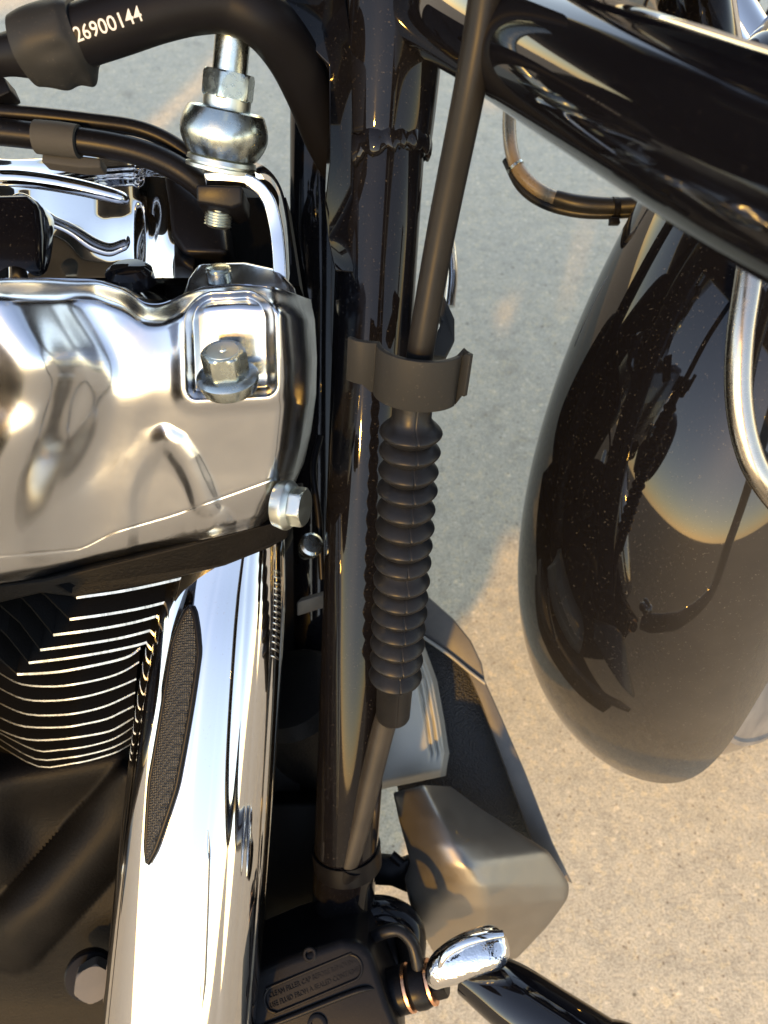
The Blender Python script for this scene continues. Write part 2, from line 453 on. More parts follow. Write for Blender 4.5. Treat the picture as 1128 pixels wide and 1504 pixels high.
# ---- clutch cable with bellows boot
ca, cb = P(612, 540, .300), P(604, 620, .316)
cable = tube('clutch_cable', [P(728, -150, .214), P(712, 0, .230), P(690, 130, .244), P(650, 330, .271), P(620, 500, .293), P(606, 600, .311)], .0052, M['sheath'], BIKE, 32, 10)
b0, b1 = P(606, 596, .312), P(577, 1052, .410)
bdir = (b1-b0).normalized()
rings = [640, 668, 697, 724, 752, 779, 805, 830, 857, 881, 904, 927, 950, 973, 997]
hs = [(on_line(b0, b1, v-6)-b0).dot(bdir) for v in rings]
L0 = (b1-b0).length
prof = [(-.004, .0060), (-.004, .0079), (0, .0081), (hs[0]-.0062, .0081)]
for i, h in enumerate(hs):
    pit = (hs[min(i+1, 14)]-hs[max(i-1, 0)])/(2 if 0 < i < 14 else 1)
    ro = .01315 if i else .0132
    if i: ro = .0130+.0006*i/14
    for q in (-.42, -.34, -.25, -.16, -.09, -.04, 0, .04, .09, .16, .25, .34, .42, .5):
        if i == 14 and q == .5: continue
        x = abs(q)/.5
        s = 1-x**1.45 if x < 1 else 0
        s = max(0, s)
        if x < .12: s = max(s, .955+.02*(1-x/.12))
        r = .0089+(ro*(1+.012*sin(i*2.7))-.0089)*s
        prof.append((h+q*pit, r))
prof += [(hs[-1]+.0058, .0093), (L0-.001, .0090), (L0, .0086), (L0, .0062)]
def seamf(h, th):
    c = radians(76)+.06*sin(h*260)*.5
    d_ = abs(th-c)
    return 1-.045*max(0, 1-d_/.035)
lathe('cable_boot', b0, bdir, prof, M['rubber'], cable, 200, f=seamf, sharp=70)
tube('adjuster_tube', [b1-bdir*.01, P(566, 1060, .412), P(548, 1130, .425), P(527, 1215, .440), P(508, 1280, .452), P(486, 1325, .468), P(462, 1365, .49)], .0063, M['sheathd'], cable, 32, 8)
lathe('tube_clip', P(516, 1268, .449), P(498, 1300, .457)-P(516, 1268, .449), [(0, .0066), (0, .0082), (.012, .0082), (.012, .0066)], M['castblack'], BIKE, 36, ring=True)

# ---- plastic cable clamp
def build_clamp():
    ax = (cb-ca).normalized(); c0 = P(611, 540, .300)
    N = CAM-c0; N = (N-ax*N.dot(ax)).normalized(); S = N.cross(ax); S = S if S.x > 0 else -S
    # leaning band: raise right side slightly
    line = [(-.0268, -.002), (-.0235, .0000), (-.0205, .0006), (-.0172, -.0005)]
    for k in range(25):
        a = radians(178-k*(178-12)/24); line.append((.0163*cos(a)+.0010, .0120*sin(a)-.001))
    line += [(.0178, .0035), (.0192, .0052), (.0203, .0062)]
    th = .0021; out = []
    vs_ = [Vector((x, y, 0)) for x, y in line]
    n = len(vs_); L = []; Rr = []
    for i in range(n):
        t = (vs_[min(i+1, n-1)]-vs_[max(i-1, 0)]).normalized(); nn = Vector((-t.y, t.x, 0))
        L.append(vs_[i]+nn*th*.5); Rr.append(vs_[i]-nn*th*.5)
    loop = L+Rr[::-1]
    verts = []; faces = []
    m = len(loop)
    def ext(x, e):     # axial extents vary along the profile (wing is shorter at the bottom)
        if x < -.0175: lo_, hi_ = -.0095, .0090
        elif x > .0172: lo_, hi_ = -.0110, .0070
        else: lo_, hi_ = -.0090, .0128
        return lo_ if e == 0 else hi_
    for e in (0, 1):
        for p in loop: verts.append(c0+S*p.x+N*p.y+ax*ext(p.x, e))
    faces = [(i, (i+1) % m, m+(i+1) % m, m+i) for i in range(m)]
    for e in (0, 1):
        for i in range(n-1):
            q = (i, i+1, m-2-i, m-1-i); faces.append(tuple(e*m+k for k in q))
    o = mesh('cable_clamp', verts, faces, M['plastic'], BIKE, 40, bevel=.0006)
    # bracket arm behind the ring
    prism('clamp_arm', [P(u, v, d) for u, v, d in ((640, 440, .335), (652, 432, .335), (668, 468, .335), (668, 500, .335), (655, 525, .33), (632, 522, .33), (634, 505, .33), (650, 470, .335), (640, 455, .335))], FWD*.012, M['plastic'], o, bevel=.0012)
    return o
build_clamp()

# ---- rocker cover (polished casting)
TOP = [(-70, 408), (60, 408), (140, 410), (185, 424), (212, 446), (240, 446), (268, 432), (300, 420), (345, 416), (400, 420), (430, 430), (470, 445)]
BOT = [(-70, 868), (0, 857), (64, 849), (160, 826), (255, 803), (340, 784), (400, 768), (430, 757), (470, 745)]
RGTE = [(0, 440), (.1, 446), (.3, 450), (.5, 449), (.7, 441), (.85, 430), (1, 404)]
def sdbox(u, v, cu, cv, hu, hv, r):
    qx, qy = abs(u-cu)-hu+r, abs(v-cv)-hv+r
    return math.hypot(max(qx, 0), max(qy, 0))+min(max(qx, qy), 0)-r
def segd(u, v, pts):
    best = 1e9
    for (a, b), (c, d) in zip(pts, pts[1:]):
        dx, dy = c-a, d-b; t = max(0, min(1, ((u-a)*dx+(v-b)*dy)/(dx*dx+dy*dy)))
        best = min(best, math.hypot(u-a-t*dx, v-b-t*dy))
    return best
LOBE = [(380, 70), (430, 82), (480, 110), (530, 142), (560, 148), (600, 138), (640, 124), (700, 104), (760, 98), (800, 97), (880, 92)]
ARCH = [(178, 800), (190, 735), (205, 680), (222, 650), (240, 645), (258, 655), (275, 678), (292, 712), (302, 738)]
SEAM = [(-70, 822), (60, 812), (120, 806), (165, 782), (255, 756), (350, 722), (432, 692)]
def rock_d(u, v, s, t):
    xx = (v-410)/400
    d = .276+.030*xx+.036*xx*abs(xx)
    # rounded top lip, right edge, bottom lip
    et = t*(BOTv-TOPv)
    d += .016*(1-sm(0, 46, et))**2
    eb = (1-t)*(BOTv-TOPv)
    d += .004*(1-sm(0, 22, eb))**2
    er = Ru-u
    d += .030*(max(0, 1-er/46))**2.6
    # left lobe
    lb = smtab(LOBE, v, 20)
    x = lb-u
    d -= .018*sm(-60, 130, x)*(1-.25*sm(60, 200, x))
    d += .0035*math.exp(-((u-lb-20)/34)**2)*sm(400, 450, v)*(1-sm(640, 760, v))
    d -= .006*math.exp(-((v-610)/150)**2)*sm(20, 80, x)
    d += .010*math.exp(-((v-455-.1*u)/16)**2)*sm(-10, 30, x)*0
    d += .003*math.exp(-((v-590)/40)**2)*sm(0, 50, x)
    # saddle between the lobe and the bolt tower
    d += .010*math.exp(-(((u-205)/66)**2))*(1-sm(420, 600, v))
    # diagonal facet below the saddle
    k = (u-120)*.62+(v-640)*.78
    d += .0035*sm(-20, 60, k)*(1-sm(150, 330, k))*(1-sm(200, 300, u))
    d += .004*sm(560, 700, v)*sm(150, 330, u)
    # raised arch rib
    a = segd(u, v, ARCH)
    d -= (.0006+.0022*sm(215, 255, u))*max(0, 1-(a/25)**2)**1.6 if a < 25 else 0
    ins = sm(0, 40, v-(655+((u-238)/58)**2*90)); 
    d += .0010*ins*sm(186, 205, u)*(1-sm(270, 292, u))
    # lower lug under the seam
    b = segd(u, v, [(318, 768), (322, 830)])
    d -= .0036*max(0, 1-(b/30)**2)**1.6 if b < 30 else 0
    # seam
    sv = smtab(SEAM, u, 16)
    d += .0004*math.exp(-((v-sv)/1.5)**2)
    d += .0045*sm(0, 60, v-sv)
    # bolt pocket
    cu = 338+.03*(v-500)
    q = sdbox(u, v+.05*(u-338), cu, 506, 62, 74, 40 if v < 500 else 12)
    d += .0022*0
    d -= .0012*math.exp(-((q-10)/12)**2)
    if q < 6:
        dep = .0105*sm(6, -9, q)
        fl = sm(545, 440, v)
        d += dep*(1-.10*fl)+ .004*sm(470, 430, v)*sm(6, -7, q)*0
    return d
def rock(s, t):
    global BOTv, TOPv, Ru
    u0 = -70+(520)*s
    for _ in range(2):
        TOPv = smtab(TOP, u0, 14); BOTv = smtab(BOT, u0, 14)
    Ru = lerp1(RGTE, t)
    u = -70+(Ru+70)*s
    TOPv = smtab(TOP, u, 14); BOTv = smtab(BOT, u, 14)
    v = TOPv+(BOTv-TOPv)*t
    return P(u, v, rock_d(u, v, s, t))
rocker = gridsurf('rocker_cover', rock, 330, 280, M['alu'], BIKE, FWD*.05+UPV*.012, 70)
def flange_bolt(name, c, ax, r, mats, parent, h=.008, fl=1.45, rot=.3):
    ax = Vector(ax).normalized()
    o = lathe(name, c, ax, [(-.004, r*fl*.9), (0, r*fl), (.0011, r*fl), (.0022, r*fl*.93), (.0032, r*1.0)], mats, parent, 48)
    hexnut(name.replace('flange', 'hex') if 'flange' in name else 'hex_head', c+ax*.0018, ax, r, h, mats, parent if parent else o, rot=rot)
    return o
bn = (UPV*.72-FWD*.70-RGT*.02)
flange_bolt('flange_bolt', P(335, 556, .2935), bn, .0087, M['zinc'], rocker, .0105, 1.36, .15)
lathe('bolt_recess', P(335, 556, .2935)+bn.normalized()*.0122, bn, [(0, .0062), (.0003, .0060), (.0004, .0015), (.0010, .0012)], M['zincw'], rocker, 32)
flange_bolt('flange_bolt', P(421, 742, .328), RGT*.93-FWD*.25+UPV*-.12, .0088, M['zincw'], rocker, .0068, 1.22, .05)
# ledge on top of the cover with a stud
prism('cover_ledge', [P(u, v, d) for u, v, d in ((262, 440, .312), (275, 405, .318), (290, 384, .325), (360, 381, .325), (410, 392, .322), (432, 418, .316), (437, 450, .31), (350, 450, .306))], FWD*.02-UPV*.006, M['alu'], rocker, bevel=.003)
lathe('stud', P(321, 398, .318), UPV*.8-FWD*.6, [(-.004, .0052), (.0, .0052), (.0006, .0046), (.0012, .0052), (.0018, .0046), (.0022, .003)], M['zinc'], rocker, 32)

# mirror-bright upper housing behind the cover
def hous(s, t):
    u = -60+(345)*s; v = 408-(408-226)*t
    d = .322+.055*t
    d += .006*cos(s*9)*sm(.1, .5, t)-.008*sm(.78, .86, t)
    d += .010*sm(.74, .80, s)*sin(t*5)
    d -= .012*math.exp(-((u-20)/48)**2)*(1-sm(.75, .95, t))
    d += .003*sin(s*26)*sm(.55, .85, s)
    return P(u, v+8*sin(s*6)*t, d)
housing = gridsurf('upper_housing', hous, 160, 80, M['chrome'], BIKE, FWD*.05, 70)
tube('breather_ridge', [P(-40, 262, .345), P(30, 262, .342), P(110, 274, .341), P(175, 290, .343), P(186, 294, .347)], [.0035, .0038, .0036, .003, .0012], M['chrome'], housing, 20, 8)
prism('dark_reflection_plate', [P(u, v, d) for u, v, d in ((-60, 285, .326), (40, 282, .326), (58, 300, .326), (62, 345, .322), (60, 402, .314), (-60, 402, .314))], FWD*.02, M['black'], housing, bevel=.004)  # black plate standing in for a dark reflection in the chrome
prism('connector_block', [P(u, v, d) for u, v, d in ((238, 250, .345), (262, 262, .345), (330, 318, .345), (335, 372, .335), (268, 372, .335), (250, 345, .338), (246, 300, .34))], FWD*.03, M['castblack'], housing, bevel=.003)
lathe('dark_plug', P(190, 402, .315), UPV*.7-FWD*.7, [(-.004, .0100), (.001, .0095), (.003, .007), (.0034, .001)], M['black'], housing, 40)
prism('dark_gap_slab', [P(u, v, d) for u, v, d in ((300, 290, .365), (420, 290, .365), (440, 420, .35), (300, 420, .35))], FWD*.02, M['finblack'], housing)  # near-black slab stands in for the dark gap behind the cover

# ---- gasket ledge, cylinder head and cooling fins
head = prism('cylinder_head', [P(u, v, d) for u, v, d in ((-80, 868, .352), (64, 852, .350), (255, 805, .348), (400, 770, .350), (426, 764, .352), (424, 790, .360), (395, 806, .358), (330, 832, .356), (225, 858, .356), (112, 878, .357), (60, 872, .360), (-80, 905, .365))], FWD*.06+UPV*.02, M['wrinkle'], BIKE, bevel=.0015)
FINS = [
 ([(40, 838), (70, 850)], [(112, 876), (170, 868), (227, 857), (290, 842), (339, 829), (372, 818), (384, 811)]),
 ([(32, 850), (66, 872)], [(102, 908), (160, 900), (219, 889), (280, 872), (319, 859), (333, 849)]),
 ([(10, 855), (45, 890)], [(78, 931), (140, 923), (199, 912), (250, 897), (283, 886), (299, 874)]),
 ([(-20, 870), (28, 912)], [(59, 953), (120, 945), (179, 935), (225, 923), (252, 914), (265, 904)]),
 ([(-30, 895), (10, 932)], [(42, 972), (100, 965), (160, 955), (205, 945), (222, 938), (233, 928)]),
 ([(-40, 930), (-5, 962)], [(25, 989), (65, 987), (100, 983), (160, 971), (190, 962), (206, 950)]),
 ([], [(-40, 962), (0, 988), (32, 1004), (80, 1007), (120, 1002), (160, 993), (185, 983), (204, 971)]),
 ([], [(-40, 985), (0, 1010), (36, 1026), (80, 1028), (120, 1023), (152, 1015), (180, 1005), (200, 996)]),
 ([], [(-40, 1008), (0, 1032), (40, 1048), (88, 1049), (120, 1045), (152, 1037), (176, 1027), (198, 1016)]),
 ([], [(-40, 1032), (0, 1053), (36, 1066), (92, 1067), (125, 1062), (156, 1055), (176, 1046), (196, 1036)]),
 ([], [(-40, 1048), (0, 1071), (40, 1085), (84, 1085), (125, 1080), (160, 1073), (180, 1063), (196, 1053)]),
 ([], [(-40, 1052), (0, 1076), (52, 1101), (84, 1101), (125, 1096), (160, 1087), (180, 1077), (196, 1066)]),
 ([], [(-40, 1060), (0, 1085), (52, 1114), (100, 1112), (130, 1107), (160, 1099), (180, 1090), (196, 1080)]),
 ([], [(-40, 1070), (0, 1095), (56, 1125), (104, 1121), (135, 1115), (168, 1105), (182, 1098), (196, 1090)]),
]
FIN_IN = Vector((.02, .80, .30)).normalized()*.075     # plates run back into the engine
FIN_DN = Vector((0, -.60, -.80)).normalized()
cyl = tube('cylinder', [P(90, 850, .455), P(90, 1000, .505), P(95, 1100, .540)], [.060, .058, .056], M['finblack'], BIKE, 48, 4)
for i, (lf, rt) in enumerate(FINS):
    fd = lambda v: .338+(v-876)*.000355
    dd = .358+.0064*i
    L3 = [P(u, v, dd+.00012*max(0, 60-u)*.3) for u, v in lf]
    right = [Vector((u, v, 0)) for u, v in rt]
    right = cat(right, 3) if not lf else [right[0]]+cat(right[1:], 3) if False else cat(right, 3)
    R3 = [P(q.x, q.y, dd+.00009*abs(q.x-110)) for q in right]
    line = L3+R3; nL = len(L3)
    th = (.0013 if i < 6 else .0010) if i < 11 else .0008
    dn = FIN_DN*th
    verts = []; faces = []; fm = []
    n = len(line)
    for p in line: verts.append(p)
    for p in line: verts.append(p+dn)
    for p in line: verts.append(p+FIN_IN)
    for p in line: verts.append(p+FIN_IN+dn)
    for k in range(n-1):
        faces.append((k, k+1, n+k+1, n+k)); fm.append(1 if k >= nL else 0)
        faces.append((k, 2*n+k, 2*n+k+1, k+1)); fm.append(0)
        faces.append((n+k, n+k+1, 3*n+k+1, 3*n+k)); fm.append(0)
        faces.append((2*n+k, 3*n+k, 3*n+k+1, 2*n+k+1)); fm.append(0)
    for k in (0, n-1): faces.append((k, n+k, 3*n+k, 2*n+k)); fm.append(0)
    mesh('fin', verts, faces, [M['finblack'], M['edge']], cyl, 30, fm=fm)

# ---- crankcase in the lower left
def crank(s, t):
    u = -120+(560)*s; v = 1085+(560)*t
    d = .470+.02*t
    a = segd(u, v, [(205, 1165), (120, 1262), (20, 1375)])
    d -= .026*max(0, 1-(a/52)**2)**.6 if a < 52 else 0
    b = segd(u, v, [(-40, 1150), (60, 1140), (170, 1120)])
    d -= .022*math.exp(-(b/46)**2)
    d -= .02*math.exp(-(((u+20)/45)**2+((v-1230)/70)**2))
    d += .02*sm(1330, 1480, v)
    d += .05*sm(230, 420, u)
    return P(u, v, d)
crankcase = gridsurf('crankcase', crank, 120, 110, M['wrinkle'], BIKE, Vector((0, .25, -.02)), 70)
hexnut('drain_plug', P(140, 1432, .462), FWD*-1+RGT*.25+UPV*.1, .0115, .012, M['dkpanel'], crankcase, rot=.4)
lathe('plug_seat', P(132, 1432, .468), FWD*-1+RGT*.25+UPV*.1, [(-.004, .0145), (.002, .0145), (.003, .0135), (.0035, .004)], M['castblack'], crankcase, 40)
# oil filter and regulator behind the header
lathe('oil_filter', P(425, 1010, .505), Vector((.25, -.2, -1)), [(-.004, .02), (0, .030), (.008, .036), (.09, .037), (.10, .035), (.101, .005)], M['wrinkle'], BIKE, 48)
prism('regulator', [P(u, v, d) for u, v, d in ((395, 1180, .50), (470, 1180, .50), (480, 1420, .52), (380, 1420, .52))], FWD*.05, M['finblack'], BIKE, bevel=.003)
prism('mount_bracket', [P(u, v, d) for u, v, d in ((436, 884, .45), (476, 872, .45), (478, 892, .455), (436, 905, .455))], FWD*.02, M['dkpanel'], BIKE, bevel=.001)
lathe('small_bolt', P(455, 803, .41), FWD*-.7+RGT*.3+UPV*.3, [(-.01, .004), (0, .004), (0, .0065), (.004, .0065), (.005, .005), (.0052, .001)], M['zinc'], BIKE, 32)
tube('vacuum_pipe', [P(470, 640, .42), P(460, 690, .415), P(468, 760, .415), P(473, 850, .42)], .0018, M['castblack'], BIKE, 14, 8)

# ---- exhaust header shield
SHU = [(346, 770, .394, .026), (330, 860, .400, .032), (316, 960, .403, .0352), (301, 1100, .407, .0372), (283, 1300, .412, .0386), (262, 1520, .418, .0392), (256, 1570, .420, .0392)]
SH = [P(u, v, d) for u, v, d, r in SHU]
SHR = [r*d/.401 for u, v, d, r in SHU]
shp = cat(SH, 14); shr = [v.x for v in cat([Vector((r, 0, 0)) for r in SHR], 14)]
shf = frames(shp); NS = len(shp)
def shprof(t, th):
    a = math.degrees(th) % 360
    if a > 270: a -= 360
    e1 = 42-10*t
    e1 += 0
    f = 1.0
    f += .030*sm(e1-3, e1+3, a)-.022*math.exp(-((a-e1+3)/3.0)**2)
    for c_, wd_, dp_ in ((97+3*t, 2.2, .0050), (84-4*t, 1.4, .0030), (70-7*t, 2.6, .0060), (57-5*t, 1.5, .0035)):
        f -= dp_*math.exp(-((a-c_)/wd_)**2)
    f += .006*sm(88, 100, a)-.006*sm(60, 72, a)
    e2 = 148
    f -= .030*sm(e2-2, e2+3, a)
    return f
sv, sf = tube_rings(shp, shr, 420, shf, shprof)
shield = mesh('exhaust_shield', sv, sf, M['chrome'], BIKE, 60)
def shpt(t, deg, off=0):
    x = t*(NS-1); i = min(int(x), NS-2); k = x-i
    c = shp[i].lerp(shp[i+1], k); r = shr[i]+(shr[i+1]-shr[i])*k
    T, S, N = shf[i]; th = radians(deg)
    r = r*shprof(t, th)+off
    return c+S*(r*cos(th))+N*(r*sin(th))
def build_vent():
    n, k = 60, 10; verts = []; faces = []
    t0, t1 = .19, .60
    def edge(t):
        x = (t-t0)/(t1-t0)
        c = 114-7*sin(x*2.6)+12*x; wd = 11.5*min(1, (x/.25))**.7*min(1, ((1-x)/.22))**.6*(1-.12*x)
        return c-wd, c+wd
    for off in (.0012, -.001):
        for i in range(n+1):
            t = t0+(t1-t0)*i/n; a, b = edge(t)
            for j in range(k+1):
                verts.append(shpt(t, a+(b-a)*j/k, off+(.0012*(1-(2*j/k-1)**4) if off > 0 else 0)))
    W = k+1; B = (n+1)*W
    for i in range(n):
        for j in range(k):
            a = i*W+j; faces.append((a, a+1, a+W+1, a+W)); faces.append((B+a, B+a+W, B+a+W+1, B+a+1))
    for i in range(n):
        for a in (i*W, i*W+k): faces.append((a, a+W, B+a+W, B+a))
    for j in range(k):
        for a in (j, n*W+j): faces.append((a, a+1, B+a+1, B+a))
    o = mesh('vent_insert', verts, faces, M['mesh'], shield, 50)
    rim = [shpt(t0+(t1-t0)*i/n, edge(t0+(t1-t0)*i/n)[0], .0008) for i in range(n+1)]
    rim2 = [shpt(t0+(t1-t0)*i/n, edge(t0+(t1-t0)*i/n)[1], .0008) for i in range(n, -1, -1)]
    tube('vent_rim', rim[::2]+rim2[::2], .0015, M['castblack'], shield, 12, 2)
build_vent()
# two pressed slots low on the shield
for (ta, tb, da, db) in ((.56, .74, 83, 76), (.87, .97, 62, 60)):
    pts = [shpt(ta+(tb-ta)*k/8, da+(db-da)*k/8, -.0002) for k in range(9)]
    tube('pressed_rib', pts, [.0004]+[.0016]*7+[.0004], M['chrome'], shield, 16, 3)
# small teeth shaped to imitate threads mirrored in the shield top
for k in range(15):
    c = shpt(.085+.016*k, 30, -.0008)
    T, S, N = shf[int((.085+.016*k)*(NS-1))]
    tube('thread_reflection', [c-S*.0035-T*.0015+N*.003, c+N*.0012, c+S*.0025+T*.0018-N*.002], [.0004, .0008, .0004], M['chrome'], shield, 10, 3)

# ---- oil cooler, its side panels and cowl
def poly(pts): return [P(u, v, d) for u, v, d in pts]
cooler = prism('oil_cooler', poly([(600, 900, .575), (632, 925, .570), (686, 975, .562), (698, 1000, .560), (722, 1070, .556), (790, 1250, .548), (770, 1262, .548), (655, 1170, .55), (585, 1165, .555), (560, 1000, .57)]), FWD*.03, M['core'], BIKE, bevel=.001)
prism('upper_shroud', poly([(612, 865, .560), (630, 878, .558), (668, 912, .552), (692, 942, .549), (708, 975, .547), (713, 1003, .546), (688, 985, .550), (660, 962, .553), (625, 938, .557), (606, 930, .560)]), FWD*.012, M['dkpanel'], cooler, bevel=.0012)
prism('side_rail', poly([(684, 982, .548), (713, 1001, .545), (735, 1050, .542), (772, 1135, .537), (812, 1238, .531), (842, 1300, .527), (800, 1275, .531), (778, 1228, .535), (735, 1110, .542), (705, 1030, .546)]), FWD*.010, M['dkpanel'], cooler, bevel=.0012)
tube('rail_lip', poly([(622, 936, .5545), (660, 962, .5505), (688, 985, .5465), (713, 1004, .5435)]), .0013, M['panel'], cooler, 12, 5)
def panel(s, t):
    v = 905+(1162-905)*t
    r = lerp1([(905, 596), (945, 622), (1000, 642), (1060, 653), (1110, 660), (1162, 655)], v)
    l = 520
    u = l+(r-l)*s
    v2 = v-28*max(0, (s-.2))*sm(.72, 1, t)
    d = .530-.006*sin(s*3)+.006*t*0
    x = r-u
    d += .0022*sum(math.exp(-((x-q)/2.2)**2) for q in (9, 18, 27))*(1-sm(.72, .9, t))
    d += .012*(1-sm(0, 9, x))+.010*sm(.95, 1, t)
    return P(u, v2, d)
gridsurf('side_panel', panel, 120, 70, M['panel'], cooler, FWD*.012, 70)
ROW = [(0, (577, 1165, .500), (622, 1154, .492), (662, 1156, .505)),
       (.18, (586, 1208, .494), (645, 1198, .474), (705, 1188, .503)),
       (.34, (597, 1248, .488), (668, 1240, .462), (762, 1224, .503)),
       (.48, (602, 1270, .486), (690, 1272, .458), (808, 1252, .505)),
       (.62, (593, 1292, .488), (708, 1302, .461), (838, 1300, .508)),
       (.74, (600, 1326, .486), (716, 1334, .468), (836, 1322, .506)),
       (.86, (614, 1360, .490), (716, 1366, .480), (806, 1362, .503)),
       (1, (637, 1403, .502), (700, 1412, .500), (758, 1412, .505))]
def cowlf(s, t):
    for a, b in zip(ROW, ROW[1:]):
        if t <= b[0] or b is ROW[-1]:
            k = (t-a[0])/(b[0]-a[0]); 
            q = [Vector(x).lerp(Vector(y), k) for x, y in zip(a[1:], b[1:])]; break
    l, m, r = q
    # gentle quadratic bulge with a crease at the middle column
    if s < .5:
        x = s*2; c = l.lerp(m, x); c.z = l.z+(m.z-l.z)*sin(x*pi/2)
    else:
        x = s*2-1; c = m.lerp(r, x); c.z = m.z+(r.z-m.z)*(x**1.15)
    return P(c.x, c.y, c.z)
cowl = gridsurf('cooler_cowl', cowlf, 60, 70, M['satin'], BIKE, FWD*.004, 60)
for mm in (cowl,):
    s_ = mm.modifiers.new('smooth', 'SMOOTH'); s_.factor = .5; s_.iterations = 12
prism('cowl_bracket', poly([(540, 1258, .50), (578, 1262, .50), (590, 1266, .498), (600, 1262, .497), (606, 1272, .497), (595, 1290, .497), (598, 1312, .498), (575, 1302, .50), (540, 1300, .50)]), FWD*.008, M['castblack'], BIKE, bevel=.001)
tube('bracket_post', poly([(575, 1255, .496), (590, 1268, .494)]), .003, M['castblack'], BIKE, 14, 3)

# ---- rear brake master cylinder with raised lettering
mc = prism('master_cylinder', poly([(345, 1440, .430), (420, 1408, .428), (500, 1382, .426), (530, 1384, .425), (548, 1402, .423), (560, 1440, .420), (572, 1475, .417), (590, 1520, .414), (600, 1570, .412), (345, 1600, .415)]), FWD*.06, M['castblack'], BIKE, bevel=.007, segs=5)
mo = P(460, 1442, .4225)
mx_ = (P(530, 1412, .4215)-P(390, 1470, .4235)).normalized()
# sits on the plane of the cap
pa, pb, pc = P(420, 1408, .428), P(560, 1440, .420), P(345, 1600, .415)
mn = (pb-pa).cross(pc-pa).normalized()
if mn.dot(CAM-pa) < 0: mn = -mn
mx_ = (mx_-mn*mx_.dot(mn)).normalized(); my_ = mn.cross(mx_)
def mp(u, v, h=0):
    """pixel onto the cap plane"""
    r = (P(u, v, 1)-CAM); k = (pa-CAM).dot(mn)/r.dot(mn)
    return CAM+r*k+mn*h
mcen = mp(460, 1444)
HL, HR = .0288, .0066
pts = []
for k in range(13): a = -pi/2+pi*k/12; pts.append(mcen+mx_*(HL-HR+HR*cos(a))+my_*(HR*sin(a)))
for k in range(13): a = pi/2+pi*k/12; pts.append(mcen+mx_*(-HL+HR+HR*cos(a))+my_*(HR*sin(a)))
pts.append(pts[0])
tube('label_border', [p+mn*.0002 for p in pts], .0008, M['castblack'], mc, 12, 2)
tube('cap_ridge', [mp(378, 1512, .0005), mp(430, 1492, .0005), mp(500, 1464, .0005), mp(535, 1452, .0005), mp(552, 1453, -.001)], [.0015, .0017, .0017, .0015, .0006], M['castblack'], mc, 16, 6)
lathe('cap_screw', mp(466, 1505), mn, [(-.002, .0055), (.0008, .0055), (.0012, .0048), (.0012, .0034), (-.001, .0030), (-.0011, .0002)], M['castblack'], mc, 40)
lathe('cap_screw', mp(455, 1402), mn, [(-.002, .0040), (.0004, .0040), (.0008, .0034), (.0008, .0024), (-.001, .0022), (-.0011, .0002)], M['castblack'], mc, 32)
def text_mesh(name, body, size, extr, fn, m, parent, spacing=1.0, bold=0):
    cu = bpy.data.curves.new(name, 'FONT'); cu.body = body; cu.size = size; cu.extrude = extr; cu.resolution_u = 3
    cu.align_x = 'CENTER'; cu.align_y = 'CENTER'; cu.space_character = spacing; cu.offset = bold
    to = bpy.data.objects.new('text_tmp', cu); COL.objects.link(to)
    bpy.context.view_layer.update()
    dg = bpy.context.evaluated_depsgraph_get()
    me = bpy.data.meshes.new_from_object(to.evaluated_get(dg))
    bpy.data.objects.remove(to); bpy.data.curves.remove(cu)
    import bmesh
    bm = bmesh.new(); bm.from_mesh(me); bmesh.ops.triangulate(bm, faces=bm.faces)
    if extr < .00015:
        for _ in range(3):
            es = [e for e in bm.edges if e.calc_length() > size*.12]
            if es: bmesh.ops.subdivide_edges(bm, edges=es, cuts=1)
        bmesh.ops.triangulate(bm, faces=bm.faces)
    bm.to_mesh(me); bm.free()
    vs_ = [fn(v.co.x, v.co.y, v.co.z) for v in me.vertices]; fs = [tuple(p.vertices) for p in me.polygons]
    bpy.data.meshes.remove(me)
    return mesh(name, vs_, fs, m, parent, 30, smooth=False)
for row, (body, yy) in enumerate((('CLEAN FILLER CAP BEFORE REMOVING', .0024), ('USE FLUID FROM A SEALED CONTAINER', -.0024))):
    text_mesh('raised_lettering', body, .0037, .00022, lambda x, y, z, yy=yy: mcen+mx_*(x*.82+.0006)+my_*(y+yy)+mn*(z+.0002), M['castblack'], mc)
# banjo fitting with copper washers
ba = P(566, 1460, .437); bx = (P(650, 1437, .432)-ba).normalized(); bl = (P(650, 1437, .432)-ba).length
def at_u(u): 
    lo, hi = -.02, .08
    for _ in range(40):
        m_ = (lo+hi)/2
        if proj(ba+bx*m_)[0] < u: lo = m_
        else: hi = m_
    return lo
banjo = lathe('banjo_fitting', ba, bx, [(-.012, .0125), (at_u(597), .0125), (at_u(599), .0118)], M['castblack'], BIKE, 48)
lathe('copper_washer', ba, bx, [(at_u(599), .0126), (at_u(603), .0126)], M['copper'], banjo, 48)
lathe('banjo_eye', ba, bx, [(at_u(603), .0108), (at_u(609), .0125), (at_u(620), .0128), (at_u(629), .0118), (at_u(631), .0105)], M['castblack'], banjo, 48)
lathe('copper_washer', ba, bx, [(at_u(631), .0120), (at_u(635), .0120)], M['copper'], banjo, 48)
hexnut('banjo_bolt', ba+bx*at_u(635), bx, .0098, .0075, M['castblack'], banjo)
tube('brake_hose', poly([(500, 1420, .47), (530, 1390, .455), (556, 1372, .44), (585, 1366, .435), (604, 1382, .432), (612, 1408, .431), (616, 1440, .432)]), .0036, M['rubber'], BIKE, 20, 8)
tube('frame_lug', poly([(520, 1345, .475), (560, 1340, .475), (590, 1352, .475), (602, 1375, .475), (605, 1420, .475)]), [.010, .010, .010, .010, .008], M['black'], BIKE, 24, 6)
prism('lug_plate', poly([(530, 1350, .48), (600, 1360, .48), (610, 1420, .475), (560, 1450, .47), (530, 1430, .47)]), FWD*.02, M['castblack'], BIKE, bevel=.002)

